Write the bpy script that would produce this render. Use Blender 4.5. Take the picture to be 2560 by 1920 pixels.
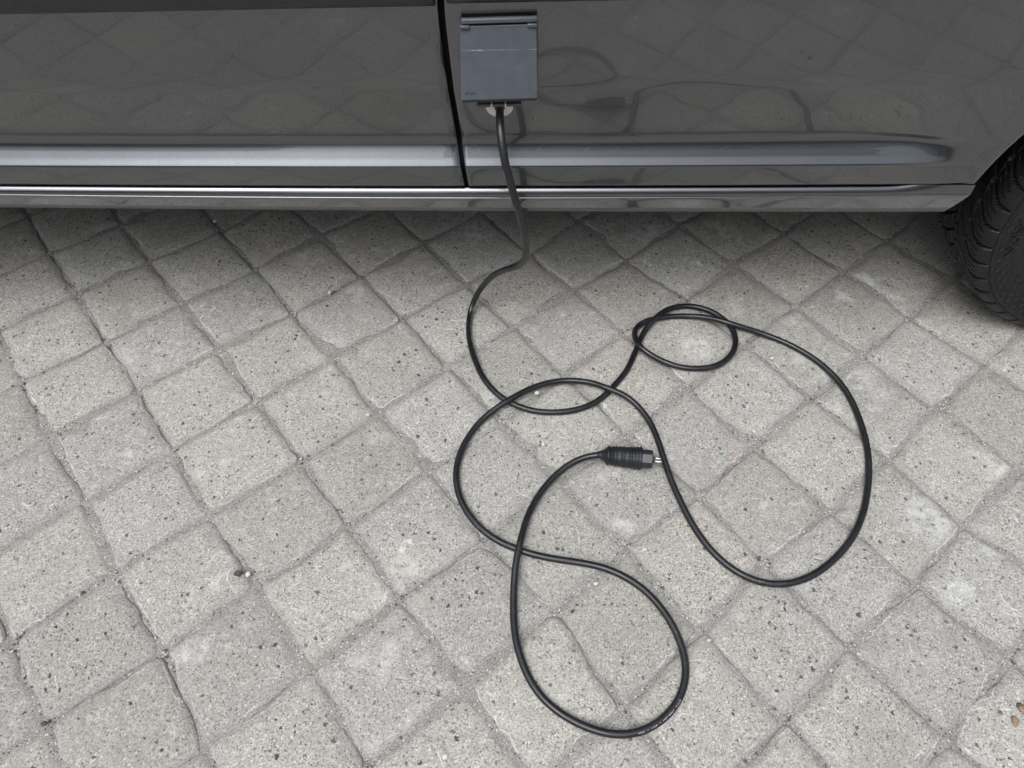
import bpy, bmesh, math, random
import numpy as np
from mathutils import Vector, Matrix

for _o in list(bpy.data.objects):
    bpy.data.objects.remove(_o, do_unlink=True)
scene = bpy.context.scene
COL = scene.collection
R = math.radians

# ------------------------------------------------------------------ camera
cam_d = bpy.data.cameras.new('camera')
cam_d.sensor_width = 36.0
cam_d.lens = 36.0 * 1802.5 / 2560.0
cam_d.clip_start = 0.02
cam_d.clip_end = 900.0
cam = bpy.data.objects.new('camera', cam_d)
COL.objects.link(cam)
cam.matrix_world = Matrix(((0.99997, 0.00518, -0.00597, 0.0),
                           (-0.00771, 0.80472, -0.59361, 0.0),
                           (0.00173, 0.59363, 0.80473, 1.2),
                           (0, 0, 0, 1)))
scene.camera = cam

# ------------------------------------------------------------------ sky and sun
SUN_EL, SUN_AZ = 62.0, 212.0          # degrees; azimuth clockwise from +Y
world = bpy.data.worlds.new('World')
scene.world = world
world.use_nodes = True
wt = world.node_tree
wt.nodes.clear()
w_out = wt.nodes.new('ShaderNodeOutputWorld')
w_bg = wt.nodes.new('ShaderNodeBackground')
w_sky = wt.nodes.new('ShaderNodeTexSky')
w_sky.sky_type = 'NISHITA'
w_sky.sun_disc = False
w_sky.sun_elevation = R(SUN_EL)
w_sky.sun_rotation = R(SUN_AZ)
w_sky.air_density = 1.0
w_sky.dust_density = 9.0
w_sky.ozone_density = 1.0
w_hsv = wt.nodes.new('ShaderNodeHueSaturation')      # cloud cover: nearly grey sky
w_hsv.inputs['Saturation'].default_value = 0.30
w_bg.inputs['Strength'].default_value = 0.15
wt.links.new(w_sky.outputs[0], w_hsv.inputs['Color'])
w_cool = wt.nodes.new('ShaderNodeMix')                # the cool cast of cloud light
w_cool.data_type = 'RGBA'
w_cool.blend_type = 'MULTIPLY'
w_cool.inputs[0].default_value = 1.0
w_cool.inputs[7].default_value = (0.935, 0.995, 1.072, 1.0)
wt.links.new(w_hsv.outputs[0], w_cool.inputs[6])
wt.links.new(w_cool.outputs[2], w_bg.inputs['Color'])
wt.links.new(w_bg.outputs[0], w_out.inputs['Surface'])

sun_d = bpy.data.lights.new('sun', 'SUN')
sun_d.energy = 0.6
sun_d.angle = R(45)
sun_d.color = (1.0, 0.97, 0.92)
sun = bpy.data.objects.new('sun', sun_d)
COL.objects.link(sun)
_d = Vector((math.sin(R(SUN_AZ)) * math.cos(R(SUN_EL)), math.cos(R(SUN_AZ)) * math.cos(R(SUN_EL)), math.sin(R(SUN_EL))))
sun.rotation_euler = _d.to_track_quat('Z', 'Y').to_euler()

vs = scene.view_settings
vs.view_transform = 'Standard'
vs.look = 'None'
vs.exposure = 0.28
vs.gamma = 1.0
vs.use_curve_mapping = False
scene.render.engine = 'CYCLES'
scene.cycles.use_denoising = True
scene.cycles.max_bounces = 4

# ------------------------------------------------------------------ helpers
def tag(o, label=None, cat=None, group=None, kind=None):
    if label: o['label'] = label
    if cat: o['category'] = cat
    if group: o['group'] = group
    if kind: o['kind'] = kind
    return o

def empty(name, loc=(0, 0, 0)):
    o = bpy.data.objects.new(name, None)
    o.empty_display_size = 0.1
    COL.objects.link(o)
    o.location = loc
    return o

def link(name, me, mat=None, parent=None, smooth=True):
    o = bpy.data.objects.new(name, me)
    COL.objects.link(o)
    if mat is not None:
        me.materials.clear()
        me.materials.append(mat)
    if smooth is not None:
        me.polygons.foreach_set('use_smooth', [bool(smooth)] * len(me.polygons))
    if parent is not None:
        o.parent = parent
        if parent.parent is None:          # parts are modelled in world metres
            o.matrix_parent_inverse = Matrix.Translation(-parent.location)
    return o

def mesh(name, verts, faces):
    me = bpy.data.meshes.new(name)
    me.from_pydata([tuple(map(float, v)) for v in verts], [], faces)
    me.update()
    return me

def grid_faces(nu, nv, wrap_u=False, wrap_v=False, flip=False):
    f = []
    for i in range(nu if wrap_u else nu - 1):
        for j in range(nv if wrap_v else nv - 1):
            a, b = i * nv + j, ((i + 1) % nu) * nv + j
            c, d = ((i + 1) % nu) * nv + (j + 1) % nv, i * nv + (j + 1) % nv
            f.append((a, d, c, b) if flip else (a, b, c, d))
    return f

def bm_mesh(name, bm):
    me = bpy.data.meshes.new(name)
    bm.to_mesh(me)
    bm.free()
    me.update()
    return me

def box_bm(lo, hi, bev=0.0, seg=2, bm=None):
    bm = bm or bmesh.new()
    r = bmesh.ops.create_cube(bm, size=1.0)
    vsx = r['verts']
    for v in vsx:
        v.co = Vector([(lo[k] + hi[k]) / 2 + v.co[k] * (hi[k] - lo[k]) for k in range(3)])
    if bev > 0:
        es = list({e for v in vsx for e in v.link_edges})
        bmesh.ops.bevel(bm, geom=es, offset=bev, segments=seg, affect='EDGES', profile=0.5)
    return bm

def lathe(profile, frame, n=32, cap=True):
    """profile [(axial, radius)], frame = (origin, axis, e1, e2)"""
    o, ax, e1, e2 = frame
    vsx = []
    for a, r in profile:
        for k in range(n):
            t = 2 * math.pi * k / n
            vsx.append(o + ax * a + (e1 * math.cos(t) + e2 * math.sin(t)) * r)
    f = grid_faces(len(profile), n, wrap_v=True)
    if cap:
        f.append(tuple(range(n)))
        f.append(tuple(reversed(range((len(profile) - 1) * n, len(profile) * n))))
    return vsx, f

class NT:
    """tiny helper for node materials"""
    def __init__(self, name):
        self.m = bpy.data.materials.new(name)
        self.m.use_nodes = True
        self.t = self.m.node_tree
        self.b = self.t.nodes['Principled BSDF']
    def n(self, typ, **kw):
        x = self.t.nodes.new('ShaderNode' + typ)
        for k, v in kw.items():
            setattr(x, k, v)
        return x
    def l(self, a, b):
        self.t.links.new(a, b)
    def _in(self, sock, v):
        if v is None: return
        if hasattr(v, 'is_output') or isinstance(v, bpy.types.NodeSocket):
            self.l(v, sock)
        else:
            sock.default_value = v
    def math(self, op, a, b=None, c=None, clamp=False):
        x = self.n('Math', operation=op, use_clamp=clamp)
        self._in(x.inputs[0], a)
        if b is not None: self._in(x.inputs[1], b)
        if c is not None: self._in(x.inputs[2], c)
        return x.outputs[0]
    def vmath(self, op, a, b=None):
        x = self.n('VectorMath', operation=op)
        self._in(x.inputs[0], a)
        if b is not None: self._in(x.inputs[1], b)
        return x.outputs[0]
    def ramp(self, v, lo, hi, a=0.0, b=1.0, smooth=True):
        x = self.n('MapRange', interpolation_type='SMOOTHSTEP' if smooth else 'LINEAR')
        self._in(x.inputs['Value'], v)
        self._in(x.inputs['From Min'], lo); self._in(x.inputs['From Max'], hi)
        self._in(x.inputs['To Min'], a); self._in(x.inputs['To Max'], b)
        return x.outputs['Result']
    def mix(self, f, a, b, blend='MIX'):
        x = self.n('Mix', data_type='RGBA', blend_type=blend)
        self._in(x.inputs[0], f)
        self._in(x.inputs[6], a if not isinstance(a, tuple) or len(a) == 4 else (*a, 1))
        self._in(x.inputs[7], b if not isinstance(b, tuple) or len(b) == 4 else (*b, 1))
        return x.outputs[2]
    def noise(self, vec, scale, detail=2.0, rough=0.5, w=None, dist=0.0):
        x = self.n('TexNoise', noise_dimensions='4D' if w is not None else '3D')
        self._in(x.inputs['Vector'], vec)
        if w is not None: self._in(x.inputs['W'], w)
        x.inputs['Scale'].default_value = scale
        x.inputs['Detail'].default_value = detail
        x.inputs['Roughness'].default_value = rough
        x.inputs['Distortion'].default_value = dist
        return x.outputs
    def voro(self, vec, scale, feature='F1', rnd=1.0):
        x = self.n('TexVoronoi', feature=feature)
        self._in(x.inputs['Vector'], vec)
        x.inputs['Scale'].default_value = scale
        x.inputs['Randomness'].default_value = rnd
        return x.outputs
    def bump(self, h, strength, dist, normal=None):
        x = self.n('Bump')
        x.inputs['Strength'].default_value = strength
        x.inputs['Distance'].default_value = dist
        self._in(x.inputs['Height'], h)
        if normal is not None: self.l(normal, x.inputs['Normal'])
        return x.outputs[0]
    def pos(self):
        return self.n('NewGeometry').outputs['Position']
    def set(self, **kw):
        names = {'color': 'Base Color', 'rough': 'Roughness', 'metal': 'Metallic', 'spec': 'Specular IOR Level',
                 'coat': 'Coat Weight', 'coat_rough': 'Coat Roughness', 'normal': 'Normal', 'coat_normal': 'Coat Normal', 'ior': 'IOR'}
        for k, v in kw.items():
            s = self.b.inputs[names[k]]
            if isinstance(v, tuple) and len(v) == 3: v = (*v, 1)
            self._in(s, v)
        return self.m

# ------------------------------------------------------------------ materials
def concrete_material():
    t = NT('concrete_paver')
    pos = t.pos()
    rnd = t.n('ObjectInfo').outputs['Random']
    off = t.n('CombineXYZ')
    t.l(t.math('MULTIPLY', rnd, 37.0), off.inputs[2])
    p2 = t.vmath('ADD', pos, off.outputs[0])
    p3 = t.vmath('ADD', p2, (5.3, 1.7, 9.1))
    fine = t.noise(p2, 300, 3.0, 0.78)[0]
    midc = t.noise(p2, 62, 3.0, 0.62)
    mid = midc[0]
    big = t.noise(p2, 7.5, 3.0, 0.6)[0]
    c = t.mix(t.ramp(fine, 0.30, 0.70), (0.195, 0.188, 0.178), (0.520, 0.508, 0.485))
    c = t.mix(t.ramp(mid, 0.34, 0.66, 0.0, 0.50), c, (0.265, 0.258, 0.247))
    # pale grains
    v3 = t.voro(p2, 200)
    sep3 = t.n('SeparateColor'); t.l(v3['Color'], sep3.inputs[0])
    lg = t.math('MULTIPLY', t.ramp(v3['Distance'], 0.42, 0.22), t.ramp(sep3.outputs[0], 0.84, 0.88))
    c = t.mix(t.math('MULTIPLY', lg, 0.60), c, (0.66, 0.65, 0.62))
    # dark basalt grains, angular, in clouds
    warpv = t.vmath('SCALE', t.vmath('SUBTRACT', t.noise(p2, 150, 2.0, 0.6)['Color'], (0.5, 0.5, 0.5)))
    warpv.node.inputs['Scale'].default_value = 0.012
    pw = t.vmath('ADD', p2, warpv)
    v1 = t.voro(pw, 92)
    sep = t.n('SeparateColor'); t.l(v1['Color'], sep.inputs[0])
    dens = t.math('ADD', t.ramp(big, 0.34, 0.66, 0.90, 0.47, False), t.ramp(rnd, 0, 1, 0.07, -0.12, False))
    on = t.math('GREATER_THAN', sep.outputs[0], dens)
    rad = t.math('POWER', sep.outputs[1], 2.2)
    rad = t.ramp(rad, 0.0, 1.0, 0.12, 0.32, False)
    g1 = t.math('MULTIPLY', on, t.ramp(t.math('SUBTRACT', v1['Distance'], rad), 0.06, -0.03))
    v2 = t.voro(pw, 215)
    sep2 = t.n('SeparateColor'); t.l(v2['Color'], sep2.inputs[0])
    on2 = t.math('GREATER_THAN', sep2.outputs[0], t.math('SUBTRACT', dens, 0.16))
    g2 = t.math('MULTIPLY', on2, t.ramp(v2['Distance'], 0.44, 0.20))
    gcol = t.mix(sep.outputs[2], (0.018, 0.019, 0.024), (0.085, 0.087, 0.095))
    c = t.mix(t.math('MULTIPLY', g2, 0.70), c, (0.060, 0.058, 0.056))
    c = t.mix(t.math('MULTIPLY', g1, 0.88), c, gcol)
    # rare reddish grains
    on3 = t.math('GREATER_THAN', sep3.outputs[1], 0.9990)
    c = t.mix(t.math('MULTIPLY', on3, t.ramp(v3['Distance'], 0.7, 0.3, 0, 0.6)), c, (0.46, 0.22, 0.15))
    # short pale scuffs, straight and curled
    iso = t.noise(p3, 17, 0.0, 0.3)[0]
    line = t.ramp(t.math('ABSOLUTE', t.math('SUBTRACT', iso, 0.5)), 0.0100, 0.0020)
    brk = t.ramp(midc['Color'], 0.46, 0.58)
    sc2 = t.ramp(t.noise(p3, 9.5, 2.0, 0.6)[0], 0.50, 0.56)
    c = t.mix(t.math('MULTIPLY', t.math('MULTIPLY', line, sc2), t.math('MULTIPLY', brk, 0.55)), c, (0.74, 0.73, 0.70))
    # slabs differ in tone; some carry a pale bloom
    tone = t.ramp(rnd, 0, 1, 0.89, 1.09, False)
    tn = t.n('CombineColor')
    t.l(tone, tn.inputs[0]); warm = t.ramp(t.math('FRACT', t.math('MULTIPLY', rnd, 13.3)), 0, 1, 0.0, 0.05, False)
    t.l(t.math('MULTIPLY', tone, t.math('SUBTRACT', 0.986, t.math('MULTIPLY', warm, 0.4))), tn.inputs[1]); t.l(t.math('MULTIPLY', tone, t.math('SUBTRACT', 0.948, warm)), tn.inputs[2])
    c = t.mix(1.0, c, tn.outputs[0], 'MULTIPLY')
    bloom = t.math('MULTIPLY', t.ramp(t.noise(p3, 12, 4, 0.68)[0], 0.55, 0.72), t.ramp(t.math('FRACT', t.math('MULTIPLY', rnd, 7.7)), 0.35, 0.70))
    c = t.mix(t.math('MULTIPLY', bloom, 0.45), c, (0.66, 0.645, 0.60))
    # a few chalky and cream smears where the yard shows them
    for (cx, cy, rr, amt, colr) in ((0.405, 0.979, 0.050, 0.55, (0.66, 0.655, 0.63)), (-0.187, 0.467, 0.085, 0.45, (0.64, 0.60, 0.52)),
                                    (0.765, 0.581, 0.075, 0.45, (0.66, 0.655, 0.63)), (-0.395, 0.985, 0.070, 0.35, (0.64, 0.62, 0.58))):
        dn = t.n('VectorMath', operation='DISTANCE')
        t.l(pos, dn.inputs[0]); dn.inputs[1].default_value = (cx, cy, 0)
        f_ = t.math('MULTIPLY', t.ramp(dn.outputs['Value'], rr, rr * 0.25), t.ramp(mid, 0.38, 0.62))
        c = t.mix(t.math('MULTIPLY', f_, amt), c, colr)
    stain = t.ramp(t.noise(p3, 5.5, 4, 0.65)[0], 0.54, 0.74, 0, 0.30)
    c = t.mix(stain, c, (0.20, 0.19, 0.172))
    # worn arris: dust towards the joint, one thin pale meandering line
    ed = t.n('Attribute', attribute_name='edge').outputs['Fac']
    edn = t.math('ADD', ed, t.math('MULTIPLY', t.math('SUBTRACT', mid, 0.5), 0.020))
    dcol = t.mix(t.ramp(fine, 0.3, 0.7), (0.165, 0.156, 0.141), (0.375, 0.360, 0.333))
    c = t.mix(t.ramp(edn, 0.0170, 0.0040, 0, 0.78), c, dcol)
    rim = t.math('MULTIPLY', t.ramp(edn, 0.0050, 0.0061), t.ramp(edn, 0.0076, 0.0064))
    rim = t.math('MULTIPLY', rim, t.ramp(t.noise(p3, 8.5, 2.0, 0.6)[0], 0.50, 0.62))
    c = t.mix(t.math('MULTIPLY', rim, 0.60), c, (0.64, 0.63, 0.60))
    h = t.math('ADD', t.math('MULTIPLY', fine, 0.55), t.math('MULTIPLY', mid, 0.8))
    nrm = t.bump(h, 0.55, 0.0011)
    return t.set(color=c, rough=0.92, spec=0.25, normal=nrm)

def sand_material():
    t = NT('joint_sand')
    pos = t.pos()
    f = t.noise(pos, 380, 3, 0.75)[0]
    m = t.noise(pos, 42, 3, 0.6)[0]
    c = t.mix(t.ramp(f, 0.32, 0.68), (0.145, 0.136, 0.122), (0.385, 0.368, 0.338))
    c = t.mix(t.ramp(m, 0.46, 0.72, 0, 0.50), c, (0.17, 0.152, 0.128))
    v = t.voro(pos, 260)
    s = t.n('SeparateColor'); t.l(v['Color'], s.inputs[0])
    c = t.mix(t.math('MULTIPLY', t.math('GREATER_THAN', s.outputs[0], 0.90), t.ramp(v['Distance'], 0.45, 0.3)), c, (0.55, 0.53, 0.50))
    c = t.mix(t.math('MULTIPLY', t.math('LESS_THAN', s.outputs[0], 0.10), t.ramp(v['Distance'], 0.45, 0.3)), c, (0.04, 0.038, 0.035))
    return t.set(color=c, rough=0.95, spec=0.2, normal=t.bump(f, 0.8, 0.0015))

def paint_material():
    t = NT('grey_metallic_paint')
    pos = t.pos()
    fl = t.voro(pos, 2600)
    s = t.n('SeparateColor'); t.l(fl['Color'], s.inputs[0])
    c = t.mix(s.outputs[0], (0.090, 0.0935, 0.099), (0.157, 0.1625, 0.171))
    dirt = t.voro(pos, 70)
    sd = t.n('SeparateColor'); t.l(dirt['Color'], sd.inputs[0])
    spot = t.math('MULTIPLY', t.math('GREATER_THAN', sd.outputs[0], 0.965), t.ramp(dirt['Distance'], t.ramp(sd.outputs[1], 0, 1, 0.03, 0.11, False), 0.02))
    c = t.mix(t.math('MULTIPLY', spot, 0.7), c, (0.55, 0.54, 0.5))
    film = t.ramp(t.noise(pos, 14, 4, 0.65)[0], 0.40, 0.75, 0.0, 0.08)
    sz = t.n('SeparateXYZ'); t.l(pos, sz.inputs[0])
    low = t.math('MULTIPLY', t.ramp(sz.outputs[2], 0.47, 0.35), t.ramp(t.noise(pos, 34, 5, 0.7)[0], 0.40, 0.72, 0.0, 0.22))
    film = t.math('ADD', film, low)
    c = t.mix(film, c, (0.26, 0.25, 0.235))
    peel = t.noise(pos, 85, 2, 0.5)[0]
    wav = t.noise(pos, 9, 2, 0.5)[0]
    cn = t.bump(t.math('ADD', t.math('MULTIPLY', peel, 0.05), t.math('MULTIPLY', wav, 0.3)), 0.06, 0.0012)
    cr = t.ramp(t.noise(pos, 22, 4, 0.6)[0], 0.4, 0.8, 0.004, 0.022)
    return t.set(color=c, rough=0.27, metal=0.95, spec=0.5, coat=1.0, coat_rough=cr, coat_normal=cn, normal=cn)

def plastic(name, col, rough, bump=0.0, bscale=900, spec=0.5, var=0.2):
    t = NT(name)
    pos = t.pos()
    n = t.noise(pos, 55, 4, 0.6)[0]
    c = t.mix(t.ramp(n, 0.3, 0.75), tuple(x * (1 - var) for x in col), tuple(x * (1 + var) for x in col))
    kw = dict(color=c, rough=t.ramp(t.noise(pos, 30, 3, 0.6)[0], 0.3, 0.7, rough - 0.07, rough + 0.07), spec=spec)
    if bump:
        kw['normal'] = t.bump(t.noise(pos, bscale, 2, 0.5)[0], bump, 0.0003)
    return t.set(**kw)

def rubber_cable_material():
    t = NT('black_rubber_sheath')
    pos = t.pos()
    n = t.noise(pos, 90, 4, 0.65)[0]
    c = t.mix(t.ramp(n, 0.35, 0.75), (0.007, 0.0074, 0.0085), (0.015, 0.0157, 0.018))
    st = t.noise(pos, 260, 3, 0.7)[0]
    patch = t.ramp(t.noise(pos, 12, 3, 0.6)[0], 0.54, 0.72)
    c = t.mix(t.math('MULTIPLY', t.math('MULTIPLY', t.ramp(st, 0.56, 0.68), patch), 0.45), c, (0.26, 0.255, 0.245))
    r = t.ramp(t.noise(pos, 24, 3, 0.6)[0], 0.3, 0.7, 0.30, 0.46)
    return t.set(color=c, rough=r, spec=0.5, normal=t.bump(t.noise(pos, 700, 2, 0.5)[0], 0.12, 0.0004))

def metal(name, col, rough):
    t = NT(name)
    n = t.noise(t.pos(), 300, 3, 0.6)[0]
    return t.set(color=t.mix(n, tuple(x * .8 for x in col), col), rough=t.ramp(n, 0.3, 0.7, rough * .8, rough * 1.3), metal=1.0)

def stone(name, a, b):
    t = NT(name)
    n = t.noise(t.pos(), 500, 4, 0.7)[0]
    return t.set(color=t.mix(t.ramp(n, 0.3, 0.7), a, b), rough=0.85, spec=0.3, normal=t.bump(n, 0.5, 0.0006))

M_CONC = concrete_material()
M_SAND = sand_material()
M_PAINT = paint_material()
M_MOULD = plastic('dark_moulding_plastic', (0.016, 0.018, 0.023), 0.42)
M_BLACK = plastic('black_void_lining', (0.006, 0.006, 0.007), 0.9, spec=0.1)
def lid_material():
    t = NT('anthracite_lid_plastic')
    pos = t.pos()
    sp = t.n('SeparateXYZ'); t.l(pos, sp.inputs[0])
    n = t.noise(pos, 55, 4, 0.6)[0]
    c = t.mix(t.ramp(n, 0.3, 0.75), (0.066, 0.072, 0.084), (0.080, 0.087, 0.100))
    zz = t.math('SUBTRACT', sp.outputs[2], t.math('MULTIPLY', sp.outputs[0], 0.012))
    wid = t.ramp(t.noise(pos, 38, 2, 0.6)[0], 0.52, 0.70, 0.00035, 0.0019)
    ln = t.math('DIVIDE', t.math('ABSOLUTE', t.math('SUBTRACT', zz, 0.6885)), wid)
    scuff = t.math('MULTIPLY', t.ramp(ln, 1.0, 0.2), t.ramp(t.noise(pos, 60, 3, 0.7)[0], 0.35, 0.60))
    c = t.mix(t.math('MULTIPLY', scuff, 0.55), c, (0.42, 0.45, 0.48))
    sm = t.math('MULTIPLY', t.ramp(t.noise(pos, 75, 3, 0.7)[0], 0.66, 0.74), 0.35)
    c = t.mix(sm, c, (0.05, 0.053, 0.062))
    return t.set(color=c, rough=t.ramp(t.noise(pos, 30, 3, 0.6)[0], 0.3, 0.7, 0.28, 0.40), spec=0.5, normal=t.bump(t.noise(pos, 1400, 2, 0.5)[0], 0.25, 0.0003))
M_LID = lid_material()
M_BOX = plastic('anthracite_box_plastic', (0.030, 0.033, 0.042), 0.45, 0.2, 1200, var=0.1)
M_WHITE = plastic('ivory_plastic', (0.70, 0.68, 0.60), 0.4, var=0.04)
M_CABLE = rubber_cable_material()
M_PLUGRUB = plastic('plug_rubber', (0.011, 0.0117, 0.0135), 0.46, 0.35, 700)
M_PLUGFACE = plastic('plug_hard_plastic', (0.020, 0.022, 0.028), 0.32)
M_PIN = metal('nickel_pin', (0.78, 0.76, 0.72), 0.22)
M_PRINT = plastic('white_print', (0.50, 0.50, 0.50), 0.6, var=0.3)
M_TYRE = plastic('tyre_rubber', (0.0060, 0.0064, 0.0074), 0.45, 0.3, 500, spec=0.40, var=0.3)
M_RIM = plastic('grey_wheel_paint', (0.055, 0.054, 0.052), 0.38, 0.1, 300)
M_GLASS = plastic('tinted_glass', (0.01, 0.011, 0.012), 0.05)
M_UNDER = plastic('underbody_coating', (0.012, 0.012, 0.012), 0.85)

# ------------------------------------------------------------------ pavement: joint sand sheet + separate concrete setts
rng = np.random.RandomState(11)

def wave_noise(seed, n=14, fmin=3.0, fmax=40.0):
    r = np.random.RandomState(seed)
    f = np.exp(r.uniform(np.log(fmin), np.log(fmax), n))
    a = r.uniform(0, 2 * np.pi, n)
    ph = r.uniform(0, 2 * np.pi, n)
    amp = f ** -0.5
    amp /= np.sqrt((amp ** 2).sum() / 2)
    def fn(x, y):
        s = 0
        for k in range(n):
            s = s + amp[k] * np.sin(2 * np.pi * f[k] * (x * np.cos(a[k]) + y * np.sin(a[k])) + ph[k])
        return s
    return fn

LA = np.array([0.13869, 0.11087])
LB = np.array([0.11012, -0.13776])
LO = np.array([-1.00925, 0.90019])
OFF = {(-1,3):(-1,-6),(-1,4):(-4,4),(0,0):(0,0),(0,1):(1,2),(0,2):(6,0),(0,3):(-5,1),(0,4):(5,3),(0,5):(-4,-2),(1,-2):(-5,1),(1,-1):(-4,2),(1,0):(1,-2),(1,1):(-3,5),(1,2):(0,-2),(1,3):(-7,-3),(1,4):(-2,1),(1,5):(1,0),(2,-2):(-3,-12),(2,-1):(-5,-1),(2,0):(0,-2),(2,1):(0,1),(2,2):(1,4),(2,3):(7,-3),(2,4):(2,2),(2,5):(-3,4),(2,6):(1,1),(3,-1):(-1,-8),(3,0):(1,-3),(3,1):(4,-4),(3,2):(3,1),(3,3):(5,-2),(3,4):(5,5),(3,6):(12,7),(3,7):(1,-8),(4,0):(0,-3),(4,1):(5,-4),(4,2):(2,7),(4,3):(-2,7),(4,6):(1,7),(4,7):(4,-2),(4,8):(2,0),(5,1):(4,2),(5,2):(1,-4),(5,3):(-2,5),(5,4):(-3,11),(5,6):(14,3),(5,7):(-7,6),(5,8):(-5,-4),(5,9):(-6,-1),(6,2):(12,-16),(6,3):(1,2),(6,4):(-11,16),(6,5):(2,2),(6,6):(0,-4),(6,7):(-3,-7),(6,8):(-1,-6),(7,3):(-5,-4),(7,4):(5,-3),(7,5):(0,3),(7,6):(2,2),(7,7):(0,-5),(7,8):(-15,-9),(8,3):(-1,5),(8,5):(-2,6),(8,6):(-1,0)}

def corner(i, j):
    if (i, j) in OFF:
        o = np.array(OFF[(i, j)]) * 0.001
    else:
        r = np.random.RandomState((i * 7919 + j * 104729) % (2 ** 31))
        o = r.uniform(-0.004, 0.004, 2)
    return LO + i * LA + j * LB + o

# the sheet of joint sand, fine where it shows, one ring of big quads out to the horizon
xs = np.concatenate([[-400, -60, -12, -5], np.arange(-1.7, 1.7001, 0.0125), [5, 12, 60, 400]])
ys = np.concatenate([[-400, -60, -12, -4], np.arange(-0.35, 2.0001, 0.0125), [4, 12, 60, 400]])
gx, gy = np.meshgrid(xs, ys, indexing='ij')
nz1, nz2 = wave_noise(5, 16, 2, 14), wave_noise(6, 18, 12, 38)
inner = ((np.abs(gx) < 1.71) & (gy > -0.36) & (gy < 2.01))
gz = -0.0075 + np.where(inner, 0.0019 * nz1(gx, gy) + 0.0008 * nz2(gx, gy), 0.0)
gz = np.minimum(gz, -0.0050)
pavement = link('pavement', mesh('pavement', np.stack([gx, gy, gz], -1).reshape(-1, 3), grid_faces(len(xs), len(ys))), M_SAND)
tag(pavement, kind='structure')

ED = np.array([0, .0007, .0025, .0048, .0075, .0105, .0145, .0195, .026])
UU = np.concatenate([ED / 0.168, np.linspace(0.026 / 0.168, 1 - 0.026 / 0.168, 11)[1:-1], 1 - ED[::-1] / 0.168])
UC = np.array([0, .0012, .008, .02]) / 0.168
UC = np.concatenate([UC, 1 - UC[::-1]])
HD = np.array([0, .0007, .0025, .0048, .0075, .0105, .0145, .0195, .026, .036, .055])
HZ = np.array([.016, .0084, .0070, .0057, .0045, .0034, .0024, .0016, .0010, .0005, 0])

def paver_geom(i, j, U, seed):
    r = np.random.RandomState(seed)
    c = [corner(i, j), corner(i + 1, j), corner(i + 1, j + 1), corner(i, j + 1)]
    cen = sum(c) / 4
    hw = r.uniform(0.0003, 0.0012)
    L = 0.172
    c = [p + (cen - p) * (hw * 2 / L) for p in c]
    u, v = np.meshgrid(U, U, indexing='ij')
    def wig(tt):
        s = 0
        for f in (1, 2, 3, 4.3, 6.1, 8.3, 11.7):
            s = s + r.normal() * f ** -0.65 * np.sin(2 * np.pi * (f * 0.5 * tt + r.uniform()))
        return 0.0023 * s + 0.0004 + 0.0026 * np.abs(2 * tt - 1) ** 11
    wl, wr, wb, wt_ = wig(v), wig(v), wig(u), wig(u)
    du = (wl * (1 - u) ** 5 - wr * u ** 5) / L
    dv = (wb * (1 - v) ** 5 - wt_ * v ** 5) / L
    uu, vv = u + du, v + dv
    P = ((1 - uu) * (1 - vv))[..., None] * c[0] + (uu * (1 - vv))[..., None] * c[1] + (uu * vv)[..., None] * c[2] + ((1 - uu) * vv)[..., None] * c[3]
    du_, dv_ = np.minimum(u, 1 - u) * L, np.minimum(v, 1 - v) * L
    d = np.minimum(du_, dv_)
    k = 0.010                                    # rounded corners of the face
    both = np.clip(k - du_, 0, None) ** 2 + np.clip(k - dv_, 0, None) ** 2
    d2 = np.where((du_ < k) & (dv_ < k), k - np.sqrt(both), d)
    d2 = np.clip(np.where(d < 1e-6, 0, d2), 0, None)
    nf = wave_noise(seed + 5, 10, 4, 26)
    dd = np.clip(d2 * (1 + 0.25 * nf(P[..., 0], P[..., 1])), 0, None) * (d2 > 1e-6)
    z = -np.interp(dd, HD, HZ)
    z = z + 0.00035 * nf(P[..., 1], P[..., 0]) * (d2 > 0.001) + r.uniform(-0.0008, 0.0008)
    z = z + r.normal() * 0.0007 * (u - .5) + r.normal() * 0.0007 * (v - .5)
    return cen, P, z, d2

pavers = []
field = []
for i in range(-30, 45):
    for j in range(-32, 42):
        cen = LO + (i + .5) * LA + (j + .5) * LB
        x, y = cen
        if abs(x) > 4.2 or y < -3.6 or y > 3.6:
            continue
        near = -0.16 < y < 1.78 and abs(x) < 0.98 + 0.36 * max(0, y)
        (pavers if near else field).append((i, j))
nu = len(UU)
PF = grid_faces(nu, nu, flip=True)
for (i, j) in pavers:
    cen, P, z, d2 = paver_geom(i, j, UU, (i * 131 + j * 977) % 100003 + 17)
    V = np.concatenate([P - cen, z[..., None]], -1).reshape(-1, 3)
    me = mesh('paver', V, PF)
    at = me.attributes.new('edge', 'FLOAT', 'POINT')
    at.data.foreach_set('value', d2.reshape(-1).astype(np.float32))
    o = link('paver', me, M_CONC, pavement)
    o.location = (cen[0], cen[1], 0)
# the far setts, where single ones no longer show
nc = len(UC)
FV, FF, FE = [], [], []
gf = grid_faces(nc, nc, flip=True)
for (i, j) in field:
    cen, P, z, d2 = paver_geom(i, j, UC, (i * 131 + j * 977) % 100003 + 17)
    b = len(FV) * nc * nc
    FV.append(np.concatenate([P, z[..., None]], -1).reshape(-1, 3)); FE.append(d2.reshape(-1))
    FF += [tuple(b + q for q in f) for f in gf]
me = mesh('paver_field', np.concatenate(FV), FF)
at = me.attributes.new('edge', 'FLOAT', 'POINT')
at.data.foreach_set('value', np.concatenate(FE).astype(np.float32))
tag(link('paver_field', me, M_CONC, pavement), kind='stuff')

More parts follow.
